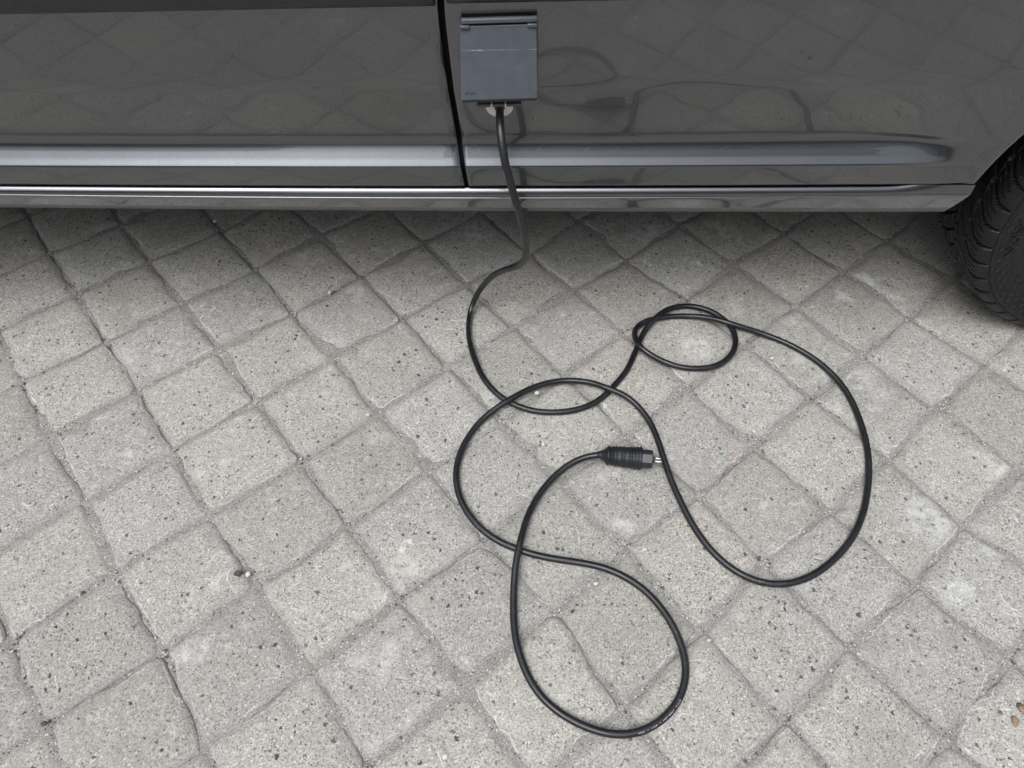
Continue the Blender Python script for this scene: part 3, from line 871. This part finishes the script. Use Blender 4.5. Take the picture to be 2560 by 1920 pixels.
# ------------------------------------------------------------------ the cable
CABLE = np.array([(-0.0096,0.9720,0.5854),(-0.0096,0.9520,0.5859),(-0.0092,0.9328,0.5807),(-0.0079,0.9161,0.5699),(-0.0053,0.9036,0.5545),(-0.0020,0.8956,0.5365),(0.0025,0.8911,0.5175),(0.0073,0.8895,0.4982),(0.0114,0.8906,0.4786),(0.0155,0.8941,0.4593),(0.0195,0.8989,0.4403),(0.0230,0.9044,0.4214),(0.0258,0.9106,0.4025),(0.0281,0.9173,0.3838),(0.0300,0.9244,0.3652),(0.0317,0.9318,0.3466),(0.0332,0.9396,0.3282),(0.0338,0.9477,0.3099),(0.0332,0.9560,0.2917),(0.0311,0.9644,0.2737),(0.0273,0.9740,0.2565),(0.0220,0.9849,0.2406),(0.0154,0.9965,0.2257),(0.0080,1.0084,0.2114),(0.0005,1.0200,0.1968),(-0.0070,1.0313,0.1821),(-0.0145,1.0422,0.1670),(-0.0220,1.0526,0.1516),(-0.0294,1.0621,0.1356),(-0.0366,1.0705,0.1190),(-0.0439,1.0782,0.1020),(-0.0510,1.0851,0.0846),(-0.0583,1.0903,0.0667),(-0.0661,1.0922,0.0484),(-0.0739,1.0886,0.0304),(-0.0804,1.0762,0.0164),(-0.0837,1.0580,0.0092),(-0.0845,1.0381,0.0067),(-0.0836,1.0181,0.0063),(-0.0815,0.9982,0.0063),(-0.0783,0.9785,0.0063),(-0.0733,0.9591,0.0063),(-0.0672,0.9400,0.0063),(-0.0607,0.9210,0.0063),(-0.0529,0.9026,0.0063),(-0.0435,0.8849,0.0063),(-0.0322,0.8684,0.0063),(-0.0191,0.8533,0.0063),(-0.0040,0.8401,0.0063),(0.0128,0.8293,0.0063),(0.0308,0.8204,0.0063),(0.0498,0.8140,0.0063),(0.0695,0.8106,0.0063),(0.0895,0.8096,0.0063),(0.1095,0.8105,0.0063),(0.1292,0.8137,0.0063),(0.1485,0.8193,0.0063),(0.1667,0.8275,0.0063),(0.1833,0.8386,0.0063),(0.1983,0.8519,0.0063),(0.2118,0.8667,0.0063),(0.2244,0.8822,0.0063),(0.2370,0.8979,0.0063),(0.2482,0.9144,0.0063),(0.2575,0.9322,0.0063),(0.2658,0.9504,0.0063),(0.2739,0.9687,0.0063),(0.2820,0.9870,0.0065),(0.2902,1.0052,0.0078),(0.3004,1.0220,0.0117),(0.3129,1.0369,0.0166),(0.3265,1.0513,0.0188),(0.3405,1.0655,0.0170),(0.3554,1.0783,0.0130),(0.3722,1.0883,0.0089),(0.3911,1.0940,0.0065),(0.4111,1.0940,0.0062),(0.4305,1.0893,0.0063),(0.4486,1.0808,0.0063),(0.4645,1.0687,0.0063),(0.4775,1.0535,0.0063),(0.4871,1.0359,0.0063),(0.4918,1.0165,0.0063),(0.4916,0.9966,0.0063),(0.4868,0.9771,0.0063),(0.4776,0.9594,0.0063),(0.4648,0.9441,0.0063),(0.4491,0.9317,0.0063),(0.4309,0.9234,0.0063),(0.4114,0.9191,0.0063),(0.3914,0.9181,0.0063),(0.3715,0.9203,0.0063),(0.3522,0.9256,0.0063),(0.3338,0.9334,0.0074),(0.3160,0.9422,0.0102),(0.2991,0.9520,0.0143),(0.2845,0.9653,0.0175),(0.2757,0.9831,0.0173),(0.2739,1.0026,0.0139),(0.2778,1.0217,0.0097),(0.2886,1.0382,0.0071),(0.3049,1.0497,0.0063),(0.3237,1.0566,0.0063),(0.3432,1.0610,0.0063),(0.3630,1.0637,0.0063),(0.3830,1.0646,0.0066),(0.4030,1.0633,0.0077),(0.4225,1.0596,0.0100),(0.4411,1.0530,0.0135),(0.4589,1.0444,0.0167),(0.4767,1.0355,0.0181),(0.4953,1.0282,0.0170),(0.5144,1.0226,0.0141),(0.5335,1.0182,0.0102),(0.5523,1.0120,0.0073),(0.5703,1.0034,0.0062),(0.5877,0.9934,0.0061),(0.6043,0.9822,0.0063),(0.6199,0.9697,0.0063),(0.6346,0.9561,0.0063),(0.6482,0.9414,0.0063),(0.6604,0.9255,0.0063),(0.6710,0.9085,0.0063),(0.6801,0.8907,0.0063),(0.6874,0.8720,0.0063),(0.6928,0.8527,0.0063),(0.6962,0.8330,0.0063),(0.6980,0.8131,0.0063),(0.6987,0.7931,0.0063),(0.6986,0.7730,0.0063),(0.6977,0.7530,0.0063),(0.6956,0.7331,0.0063),(0.6926,0.7133,0.0063),(0.6883,0.6937,0.0063),(0.6830,0.6744,0.0063),(0.6767,0.6554,0.0063),(0.6697,0.6367,0.0063),(0.6618,0.6182,0.0063),(0.6533,0.6001,0.0063),(0.6437,0.5825,0.0063),(0.6331,0.5655,0.0063),(0.6215,0.5492,0.0063),(0.6088,0.5337,0.0063),(0.5948,0.5194,0.0063),(0.5799,0.5061,0.0063),(0.5642,0.4936,0.0063),(0.5478,0.4821,0.0063),(0.5306,0.4719,0.0063),(0.5124,0.4635,0.0063),(0.4934,0.4572,0.0063),(0.4737,0.4535,0.0063),(0.4537,0.4530,0.0063),(0.4340,0.4561,0.0063),(0.4151,0.4628,0.0063),(0.3977,0.4727,0.0063),(0.3820,0.4851,0.0063),(0.3681,0.4995,0.0063),(0.3561,0.5155,0.0063),(0.3459,0.5328,0.0063),(0.3371,0.5508,0.0063),(0.3295,0.5693,0.0063),(0.3230,0.5882,0.0063),(0.3172,0.6074,0.0063),(0.3119,0.6267,0.0063),(0.3074,0.6462,0.0063),(0.3034,0.6659,0.0063),(0.3002,0.6856,0.0063),(0.2972,0.7054,0.0063),(0.2945,0.7253,0.0063),(0.2913,0.7451,0.0063),(0.2871,0.7646,0.0062),(0.2813,0.7838,0.0063),(0.2733,0.8021,0.0069),(0.2627,0.8191,0.0084),(0.2496,0.8339,0.0110),(0.2337,0.8455,0.0144),(0.2157,0.8539,0.0174),(0.1979,0.8629,0.0173),(0.1808,0.8730,0.0144),(0.1626,0.8808,0.0117),(0.1432,0.8851,0.0100),(0.1232,0.8865,0.0091),(0.1033,0.8848,0.0092),(0.0838,0.8801,0.0101),(0.0652,0.8730,0.0116),(0.0476,0.8637,0.0135),(0.0309,0.8528,0.0157),(0.0148,0.8411,0.0176),(-0.0016,0.8295,0.0177),(-0.0181,0.8185,0.0149),(-0.0340,0.8070,0.0112),(-0.0488,0.7939,0.0080),(-0.0614,0.7785,0.0067),(-0.0722,0.7616,0.0063),(-0.0815,0.7438,0.0062),(-0.0890,0.7253,0.0063),(-0.0943,0.7060,0.0063),(-0.0973,0.6862,0.0063),(-0.0980,0.6662,0.0063),(-0.0958,0.6463,0.0063),(-0.0910,0.6269,0.0063),(-0.0837,0.6082,0.0063),(-0.0741,0.5906,0.0063),(-0.0626,0.5742,0.0063),(-0.0492,0.5594,0.0063),(-0.0341,0.5462,0.0063),(-0.0176,0.5350,0.0063),(0.0002,0.5258,0.0063),(0.0186,0.5179,0.0063),(0.0376,0.5113,0.0063),(0.0568,0.5059,0.0063),(0.0764,0.5016,0.0063),(0.0961,0.4981,0.0063),(0.1159,0.4949,0.0063),(0.1356,0.4913,0.0063),(0.1551,0.4867,0.0063),(0.1740,0.4801,0.0063),(0.1920,0.4715,0.0063),(0.2091,0.4610,0.0063),(0.2249,0.4487,0.0063),(0.2389,0.4344,0.0063),(0.2511,0.4185,0.0063),(0.2615,0.4014,0.0063),(0.2700,0.3833,0.0063),(0.2764,0.3643,0.0063),(0.2806,0.3447,0.0063),(0.2819,0.3248,0.0063),(0.2794,0.3050,0.0063),(0.2729,0.2860,0.0063),(0.2629,0.2687,0.0063),(0.2498,0.2536,0.0063),(0.2343,0.2409,0.0063),(0.2170,0.2309,0.0063),(0.1983,0.2238,0.0063),(0.1786,0.2203,0.0063),(0.1586,0.2204,0.0063),(0.1389,0.2238,0.0063),(0.1198,0.2298,0.0063),(0.1013,0.2376,0.0063),(0.0838,0.2472,0.0063),(0.0674,0.2588,0.0063),(0.0527,0.2723,0.0063),(0.0402,0.2879,0.0063),(0.0300,0.3052,0.0063),(0.0221,0.3236,0.0063),(0.0159,0.3426,0.0063),(0.0114,0.3621,0.0063),(0.0089,0.3820,0.0063),(0.0078,0.4020,0.0063),(0.0077,0.4220,0.0066),(0.0082,0.4420,0.0080),(0.0095,0.4618,0.0105),(0.0115,0.4814,0.0141),(0.0148,0.5009,0.0171),(0.0190,0.5205,0.0181),(0.0233,0.5400,0.0166),(0.0281,0.5592,0.0138),(0.0340,0.5781,0.0107),(0.0414,0.5965,0.0081),(0.0502,0.6145,0.0068),(0.0606,0.6315,0.0062),(0.0726,0.6475,0.0062),(0.0860,0.6625,0.0069),(0.1006,0.6760,0.0082),(0.1169,0.6874,0.0106),(0.1348,0.6959,0.0138),(0.1539,0.7007,0.0172),(0.1735,0.7022,0.0205)])
CR = 0.0061
def catmull(P, ds):
    out = []
    n = len(P)
    for i in range(n - 1):
        p0, p1, p2, p3 = P[max(i - 1, 0)], P[i], P[i + 1], P[min(i + 2, n - 1)]
        k = max(2, int(round(np.linalg.norm(p2 - p1) / ds)))
        for s in np.arange(k) / k:
            out.append(.5 * (2 * p1 + (p2 - p0) * s + (2 * p0 - 5 * p1 + 4 * p2 - p3) * s * s + (3 * p1 - p0 - 3 * p2 + p3) * s ** 3))
    out.append(P[-1])
    return np.array(out)
CP = catmull(CABLE, .005)
CT = np.gradient(CP, axis=0)
CT /= np.linalg.norm(CT, axis=1)[:, None]
# parallel-transport frame
CN = np.zeros_like(CP); CB = np.zeros_like(CP)
nrm = np.array([0, 0, 1.0]); nrm -= CT[0] * nrm.dot(CT[0]); nrm /= np.linalg.norm(nrm)
for k in range(len(CP)):
    nrm = nrm - CT[k] * nrm.dot(CT[k]); nrm /= np.linalg.norm(nrm)
    CN[k] = nrm; CB[k] = np.cross(CT[k], nrm)
CS = np.r_[0, np.cumsum(np.linalg.norm(np.diff(CP, axis=0), axis=1))]
cable = empty('power_cable', (0.17, 0.70, 0.0))
tag(cable, 'black rubber power cable looping over the pavers from inlet to plug', 'cable')
NS = 16
cv = []
for k in range(len(CP)):
    for q in range(NS):
        a = 2 * math.pi * q / NS
        cv.append(CP[k] + CR * (CN[k] * math.cos(a) + CB[k] * math.sin(a)))
cf = grid_faces(len(CP), NS, wrap_v=True, flip=True)
link('cord', mesh('cord', cv, cf), M_CABLE, cable)

def print_on_cord(text, s0, s1, facing, size, lift=.00012, flip=False):
    """white print along the cord between two arc lengths, centred on the side that looks along 'facing'"""
    tm = text_mesh(text, size)
    bmx = bmesh.new(); bmx.from_mesh(tm)
    bmesh.ops.triangulate(bmx, faces=bmx.faces[:])
    w = max(v.co.x for v in bmx.verts)
    hgt = size * .70
    for v in bmx.verts:
        f = v.co.x / w
        s = s0 + (s1 - s0) * f
        P = np.array([np.interp(s, CS, CP[:, k]) for k in range(3)])
        T = np.array([np.interp(s, CS, CT[:, k]) for k in range(3)]); T /= np.linalg.norm(T)
        fc = np.array(facing, float); fc -= T * fc.dot(T); fc /= np.linalg.norm(fc)
        sd = np.cross(fc, T)
        if s1 < s0: sd = -sd
        an = (v.co.y - hgt / 2) / CR
        v.co = P + (CR + lift) * (fc * math.cos(an) + sd * math.sin(an))
    bmx.to_mesh(tm); bmx.free()
    return link('print', tm, M_PRINT, cable, smooth=False)
def s_near(x, y, lo=0, hi=1e9):
    d = np.hypot(CP[:, 0] - x, CP[:, 1] - y) + np.where((CS < lo) | (CS > hi), 9, 0)
    return CS[int(np.argmin(d))]
SE = CS[-1]
sa, sb = s_near(.195, .219), s_near(.268, .268)
print_on_cord('VDE  <  HAR  >  H07 RN-F  3G2.5', sa, sb, (.15, -.45, .85), .0034)
# the same print further along, seen on the flank of the cord
def s_h(z): return CS[int(np.argmin(np.abs(CP[:, 2] - z) + np.where(CS > .75, 9, 0)))]
print_on_cord('VDE  <  HAR  >  H07 RN-F  3G2.5', s_h(.525), s_h(.43), (-.93, -.3, .1), .0034)
sq = s_near(-.0846, 1.045, .6, 1.3)
print_on_cord('VDE  <  HAR  >  H07 RN-F  3G2.5', sq - .045, sq + .05, (.75, -.3, .6), .0034)
print_on_cord('VDE  <  HAR  >  H07 RN-F  3G2.5', s_near(.06, .63, SE - .45), s_near(.022, .54, SE - .45), (-.85, -.3, .5), .0034)

# connector end under the lid of the inlet
c0 = Vector(CP[0]); cd = Vector(CT[0])
e1 = Vector((1, 0, 0)); e2 = cd.cross(e1).normalized()
bv, bf = lathe([(-.030, .0145), (-.006, .0145), (.000, .0125), (.008, .0088), (.014, .0072), (.0145, .0058)], (c0, cd, e1, e2), 32)
link('inlet_connector', mesh('inlet_connector', bv, bf), M_PLUGRUB, cable)

# plug with ribbed rubber boot, lying on the setts
pa, pb = Vector((0.1735, 0.7022, 0.0205)), Vector((0.2701, 0.6899, 0.0228))
ax = (pb - pa).normalized()
up = Vector((0, 0, 1)); up = (up - ax * up.dot(ax)).normalized()
rt2 = ax.cross(up).normalized()
prof = [(-.004, .0064), (0, .0074), (.0035, .0086), (.008, .0118), (.0125, .0158), (.0138, .0172), (.0145, .0186), (.0165, .0192), (.0172, .0182), (.0178, .0172)]
for c_, r_ in ((.0305, .0195), (.0450, .0202), (.0590, .0208)):
    prof += [(c_ - .0032, r_ - .0006), (c_ - .0018, r_ - .0022), (c_ - .0010, r_ + .0008), (c_ + .0008, r_ + .0010), (c_ + .0014, r_ - .0004), (c_ + .0022, r_ - .0016), (c_ + .0036, r_ - .0004)]
prof += [(.0655, .0206), (.0662, .0194), (.0670, .0210), (.0715, .0213), (.0720, .0206), (.0728, .0217), (.0775, .0219), (.0788, .0210), (.0790, .0185)]
bv, bf = lathe(prof, (pa, ax, up, rt2), 48)
plug = link('plug_boot', mesh('plug_boot', bv, bf), M_PLUGRUB, cable)
# moulding seam along the boot
view = Vector((-.15, -.45, .85)); vw = (view - ax * view.dot(ax)).normalized(); vs_ = ax.cross(vw).normalized()
sv_ = []
for a_, r_ in [q for q in prof if .015 < q[0] < .078]:
    for da in (-.022, 0, .022):
        d_ = vw * math.cos(da - .05) + vs_ * math.sin(da - .05)
        sv_.append(pa + ax * a_ + d_ * (r_ + (.00035 if da == 0 else -.0001)))
link('boot_seam', mesh('boot_seam', sv_, grid_faces(len(sv_) // 3, 3)), M_BLACK, plug)
# hard face: round body with two recessed earth channels
n = 96
fv = []
angs = [2 * math.pi * k / n for k in range(n)]
def face_r(a):
    best = min(abs((a - c + math.pi) % (2 * math.pi) - math.pi) for c in (math.pi / 2, -math.pi / 2))
    r = .0196
    if best < R(27): r = .0166
    flat = min(abs((a - c + math.pi) % (2 * math.pi) - math.pi) for c in (0.0, math.pi))
    if flat < R(38): r = min(r, .0180 / max(math.cos(flat), .5))
    return r
for a_, sc in ((.0785, 1), (.0965, 1), (.0980, .96)):
    for t_ in angs:
        d_ = vw * math.cos(t_) + vs_ * math.sin(t_)
        fv.append(pa + ax * a_ + d_ * face_r(t_) * sc)
ff = grid_faces(3, n, wrap_v=True)
ff.append(tuple(reversed(range(2 * n, 3 * n))))
face = link('plug_face', mesh('plug_face', fv, ff), M_PLUGFACE, cable, smooth=False)
# earth spring clips in the channels
for sgn in (-1, 1):
    d_ = vs_ * sgn
    bm = bmesh.new()
    cs = []
    for a_, rr in ((.080, .0168), (.086, .0176), (.094, .0180), (.0975, .0172)):
        for w_ in (-.0022, .0022):
            cs.append(bm.verts.new(pa + ax * a_ + d_ * rr + vw * w_))
    for k in range(3): bm.faces.new((cs[2 * k], cs[2 * k + 1], cs[2 * k + 3], cs[2 * k + 2]))
    r_ = bmesh.ops.solidify(bm, geom=bm.faces[:], thickness=.0005)
    link('earth_clip', bm_mesh('earth_clip', bm), M_PIN, face, smooth=False)
# small moulded key on the flat towards the viewer
bm = bmesh.new()
kv = [pa + ax * a_ + vs_ * w_ + vw * .0183 for a_, w_ in ((.0905, -.0020), (.0975, -.0020), (.0975, .0020), (.0905, .0020))]
kb = [q - vw * .0012 for q in kv]
A = [bm.verts.new(q) for q in kv]; B = [bm.verts.new(q) for q in kb]
bm.faces.new(A); bm.faces.new(B[::-1])
for k in range(4): bm.faces.new((A[k], A[(k + 1) % 4], B[(k + 1) % 4], B[k]))
bmesh.ops.recalc_face_normals(bm, faces=bm.faces)
link('face_key', bm_mesh('face_key', bm), M_PLUGFACE, face, smooth=False)
# two round pins, one nearly behind the other from above
pd = (vw * math.cos(R(20)) + vs_ * math.sin(R(20))).normalized()
for sgn in (-1, 1):
    o_ = pa + pd * (.0095 * sgn)
    pv_, pf_ = lathe([(.0960, .0021), (.1145, .0021), (.1158, .0018), (.1166, .0009)], (o_, ax, vw, vs_), 20)
    link('pin', mesh('pin', pv_, pf_), M_PIN, cable)

# ------------------------------------------------------------------ loose stones and leaf scraps
M_PEBW = stone('white_pebble', (0.48, 0.465, 0.43), (0.66, 0.645, 0.60))
M_PEBD = stone('dark_pebble', (0.035, 0.037, 0.038), (0.12, 0.12, 0.115))
M_ORANGE = stone('brick_crumb', (0.36, 0.19, 0.10), (0.50, 0.32, 0.20))
M_LEAF = stone('dry_leaf', (0.20, 0.125, 0.07), (0.36, 0.245, 0.15))
def pebble(x, y, size, flat, ang, mat, label, cat='pebble', seed=0, name='pebble', z0=-.0005):
    bm = bmesh.new()
    bmesh.ops.create_icosphere(bm, subdivisions=2, radius=1.0)
    r = random.Random(seed)
    dirs = [Vector((r.gauss(0, 1), r.gauss(0, 1), r.gauss(0, 1))).normalized() for _ in range(7)]
    cut = [r.uniform(.62, .95) for _ in dirs]
    for v in bm.verts:
        for d_, c_ in zip(dirs, cut):
            q = v.co.dot(d_)
            if q > c_: v.co -= d_ * (q - c_)
        v.co = Vector((v.co.x * size, v.co.y * size * .72, v.co.z * size * flat))
    zmin = min(v.co.z for v in bm.verts)
    for v in bm.verts: v.co.z -= zmin
    o = link(name, bm_mesh(name, bm), mat, None, smooth=False)
    o.location = (x, y, z0)
    o.rotation_euler = (0, 0, R(ang))
    tag(o, label, cat)
    return o
G = 'loose pebbles on the pavers'
for args in (
    (-.468, .480, .0075, .7, 20, M_PEBD, 'dark grey pebble beside a white one at a joint crossing', 1),
    (-.450, .478, .0062, .6, 50, M_PEBW, 'white oval pebble beside a dark one at a joint crossing', 2),
    (.060, .859, .0058, .8, 10, M_PEBW, 'white angular pebble inside the lens shape where two cable loops cross', 3),
    (.560, .947, .0046, .7, 40, M_PEBW, 'white pebble just right of the small round coil', 4),
    (.484, .765, .0050, .7, 80, M_PEBW, 'white pebble at a joint inside the wide right-hand loop', 5),
    (.149, .457, .0046, .8, 0, M_PEBW, 'white pebble inside the lowest loop near its top', 6),
    (.327, .361, .0042, .7, 30, M_PEBW, 'white pebble just outside the right side of the lowest loop', 7),
    (-.404, 1.145, .0056, .7, 60, M_PEBW, 'white pebble on the pavers below the sliding door', 8),
    (-.280, .809, .0040, .7, 15, M_PEBW, 'small white pebble left of the cable loops', 9),
    (.439, .501, .0048, .7, 70, M_PEBD, 'dark pebble in the joint above the bottom of the wide right-hand loop', 11),
    (-.712, .243, .0056, .6, 0, M_PEBD, 'dark pebble in the joint at the lower left corner', 12),
    (-.722, 1.388, .0058, .7, 25, M_PEBW, 'white pebble in the shade under the sill of the sliding door', 13),
    (.687, 1.157, .0055, .7, 25, M_PEBW, 'white pebble in a joint on the way to the tyre', 14),
    (-.097, .192, .0050, .3, 35, M_PEBW, 'flat pale pebble at the bottom edge left of the lowest loop', 15),
    (.766, .912, .0038, .7, 45, M_PEBW, 'small white pebble on the paver beyond the right-hand loop', 16),
    (.794, .257, .0060, .6, 10, M_PEBD, 'dark pebble beside dry leaf scraps at the lower right edge', 17)):
    pebble(*args[:7], seed=args[7])['group'] = G
tag(pebble(.433, .712, .0052, .5, 30, M_ORANGE, 'small orange brick crumb right of the plug', seed=10), cat='crumb')
def leaf(x, y, size, ang, label, seed):
    r = random.Random(seed)
    n_ = 9
    V, F = [], []
    for k in range(n_):
        f = k / (n_ - 1)
        w = size * .36 * math.sin(math.pi * min(1, f * .9 + .06)) * r.uniform(.7, 1.1)
        cx = size * (f - .5)
        z = .0016 + .0022 * math.sin(f * 3.1) + r.uniform(0, .0008)
        V += [(cx, -w, z + .0016), (cx, 0, z), (cx, w, z + .0018)]
    F = grid_faces(n_, 3, flip=True)
    bm = bmesh.new(); bm.from_mesh(mesh('l', V, F))
    bmesh.ops.solidify(bm, geom=bm.faces[:], thickness=.0004)
    o = link('leaf_scrap', bm_mesh('leaf_scrap', bm), M_LEAF)
    o.location = (x, y, 0); o.rotation_euler = (R(r.uniform(-6, 6)), R(r.uniform(-6, 6)), R(ang))
    tag(o, label, 'leaf', 'dry leaf scraps at the lower right')
leaf(.776, .234, .017, 70, 'curled orange leaf scrap at the lower right edge', 3)
leaf(.797, .249, .020, -30, 'brown leaf scrap touching the right edge beside a dark pebble', 5)

# ------------------------------------------------------------------ houses across the yard, mirrored in the paint
def facade_material(name, a, b):
    t = NT(name)
    n_ = t.noise(t.pos(), 2.2, 5, .6)[0]
    return t.set(color=t.mix(t.ramp(n_, .3, .7), a, b), rough=.9, spec=.2)
M_WALL = facade_material('rendered_wall', (.30, .295, .28), (.37, .36, .34))
M_WALL2 = facade_material('rendered_wall_dark', (.22, .215, .21), (.28, .27, .26))
M_ROOF = facade_material('roof_tile', (.08, .05, .04), (.13, .085, .07))
M_FRAME = plastic('window_frame_white', (.7, .7, .68), .5, var=.03)
def house(x0, x1, y0, y1, hgt, ridge, wall, label, cols, floors):
    root = empty('house', ((x0 + x1) / 2, y1, 0))
    tag(root, label, 'house')
    link('wall', bm_mesh('wall', box_bm((x0, y0, -.02), (x1, y1, hgt))), wall, root, smooth=False)
    ym = (y0 + y1) / 2
    V = [(x0 - .25, y0 - .3, hgt - .05), (x1 + .25, y0 - .3, hgt - .05), (x1 + .25, y1 + .3, hgt - .05), (x0 - .25, y1 + .3, hgt - .05), (x0 - .25, ym, ridge), (x1 + .25, ym, ridge)]
    link('roof', mesh('roof', V, [(0, 1, 5, 4), (2, 3, 4, 5), (1, 2, 5), (3, 0, 4), (3, 2, 1, 0)]), M_ROOF, root, smooth=False)
    for fl in range(floors):
        for c_ in range(cols):
            cx = x0 + (c_ + .5) * (x1 - x0) / cols
            z0_ = .9 + fl * (hgt - .3) / floors
            fr = link('window', bm_mesh('window', box_bm((cx - .55, y1 + .003, z0_), (cx + .55, y1 + .05, z0_ + 1.35))), M_FRAME, root, smooth=False)
            for sx in (-1, 1):
                link('pane', bm_mesh('pane', box_bm((cx + (-.49 if sx < 0 else .03), y1 + .052, z0_ + .06), (cx + (-.03 if sx < 0 else .49), y1 + .058, z0_ + 1.29))), M_GLASS, fr, smooth=False)
house(-0.9, 6.6, -16.5, -9.5, 8.6, 10.6, M_WALL, 'pale rendered house behind the viewer, mirrored in the middle of the body ledge', 4, 3)
house(-15.0, -5.6, -17.0, -9.5, 7.6, 10.0, M_WALL2, 'darker rendered house behind the viewer, mirrored at the left of the ledge', 4, 3)
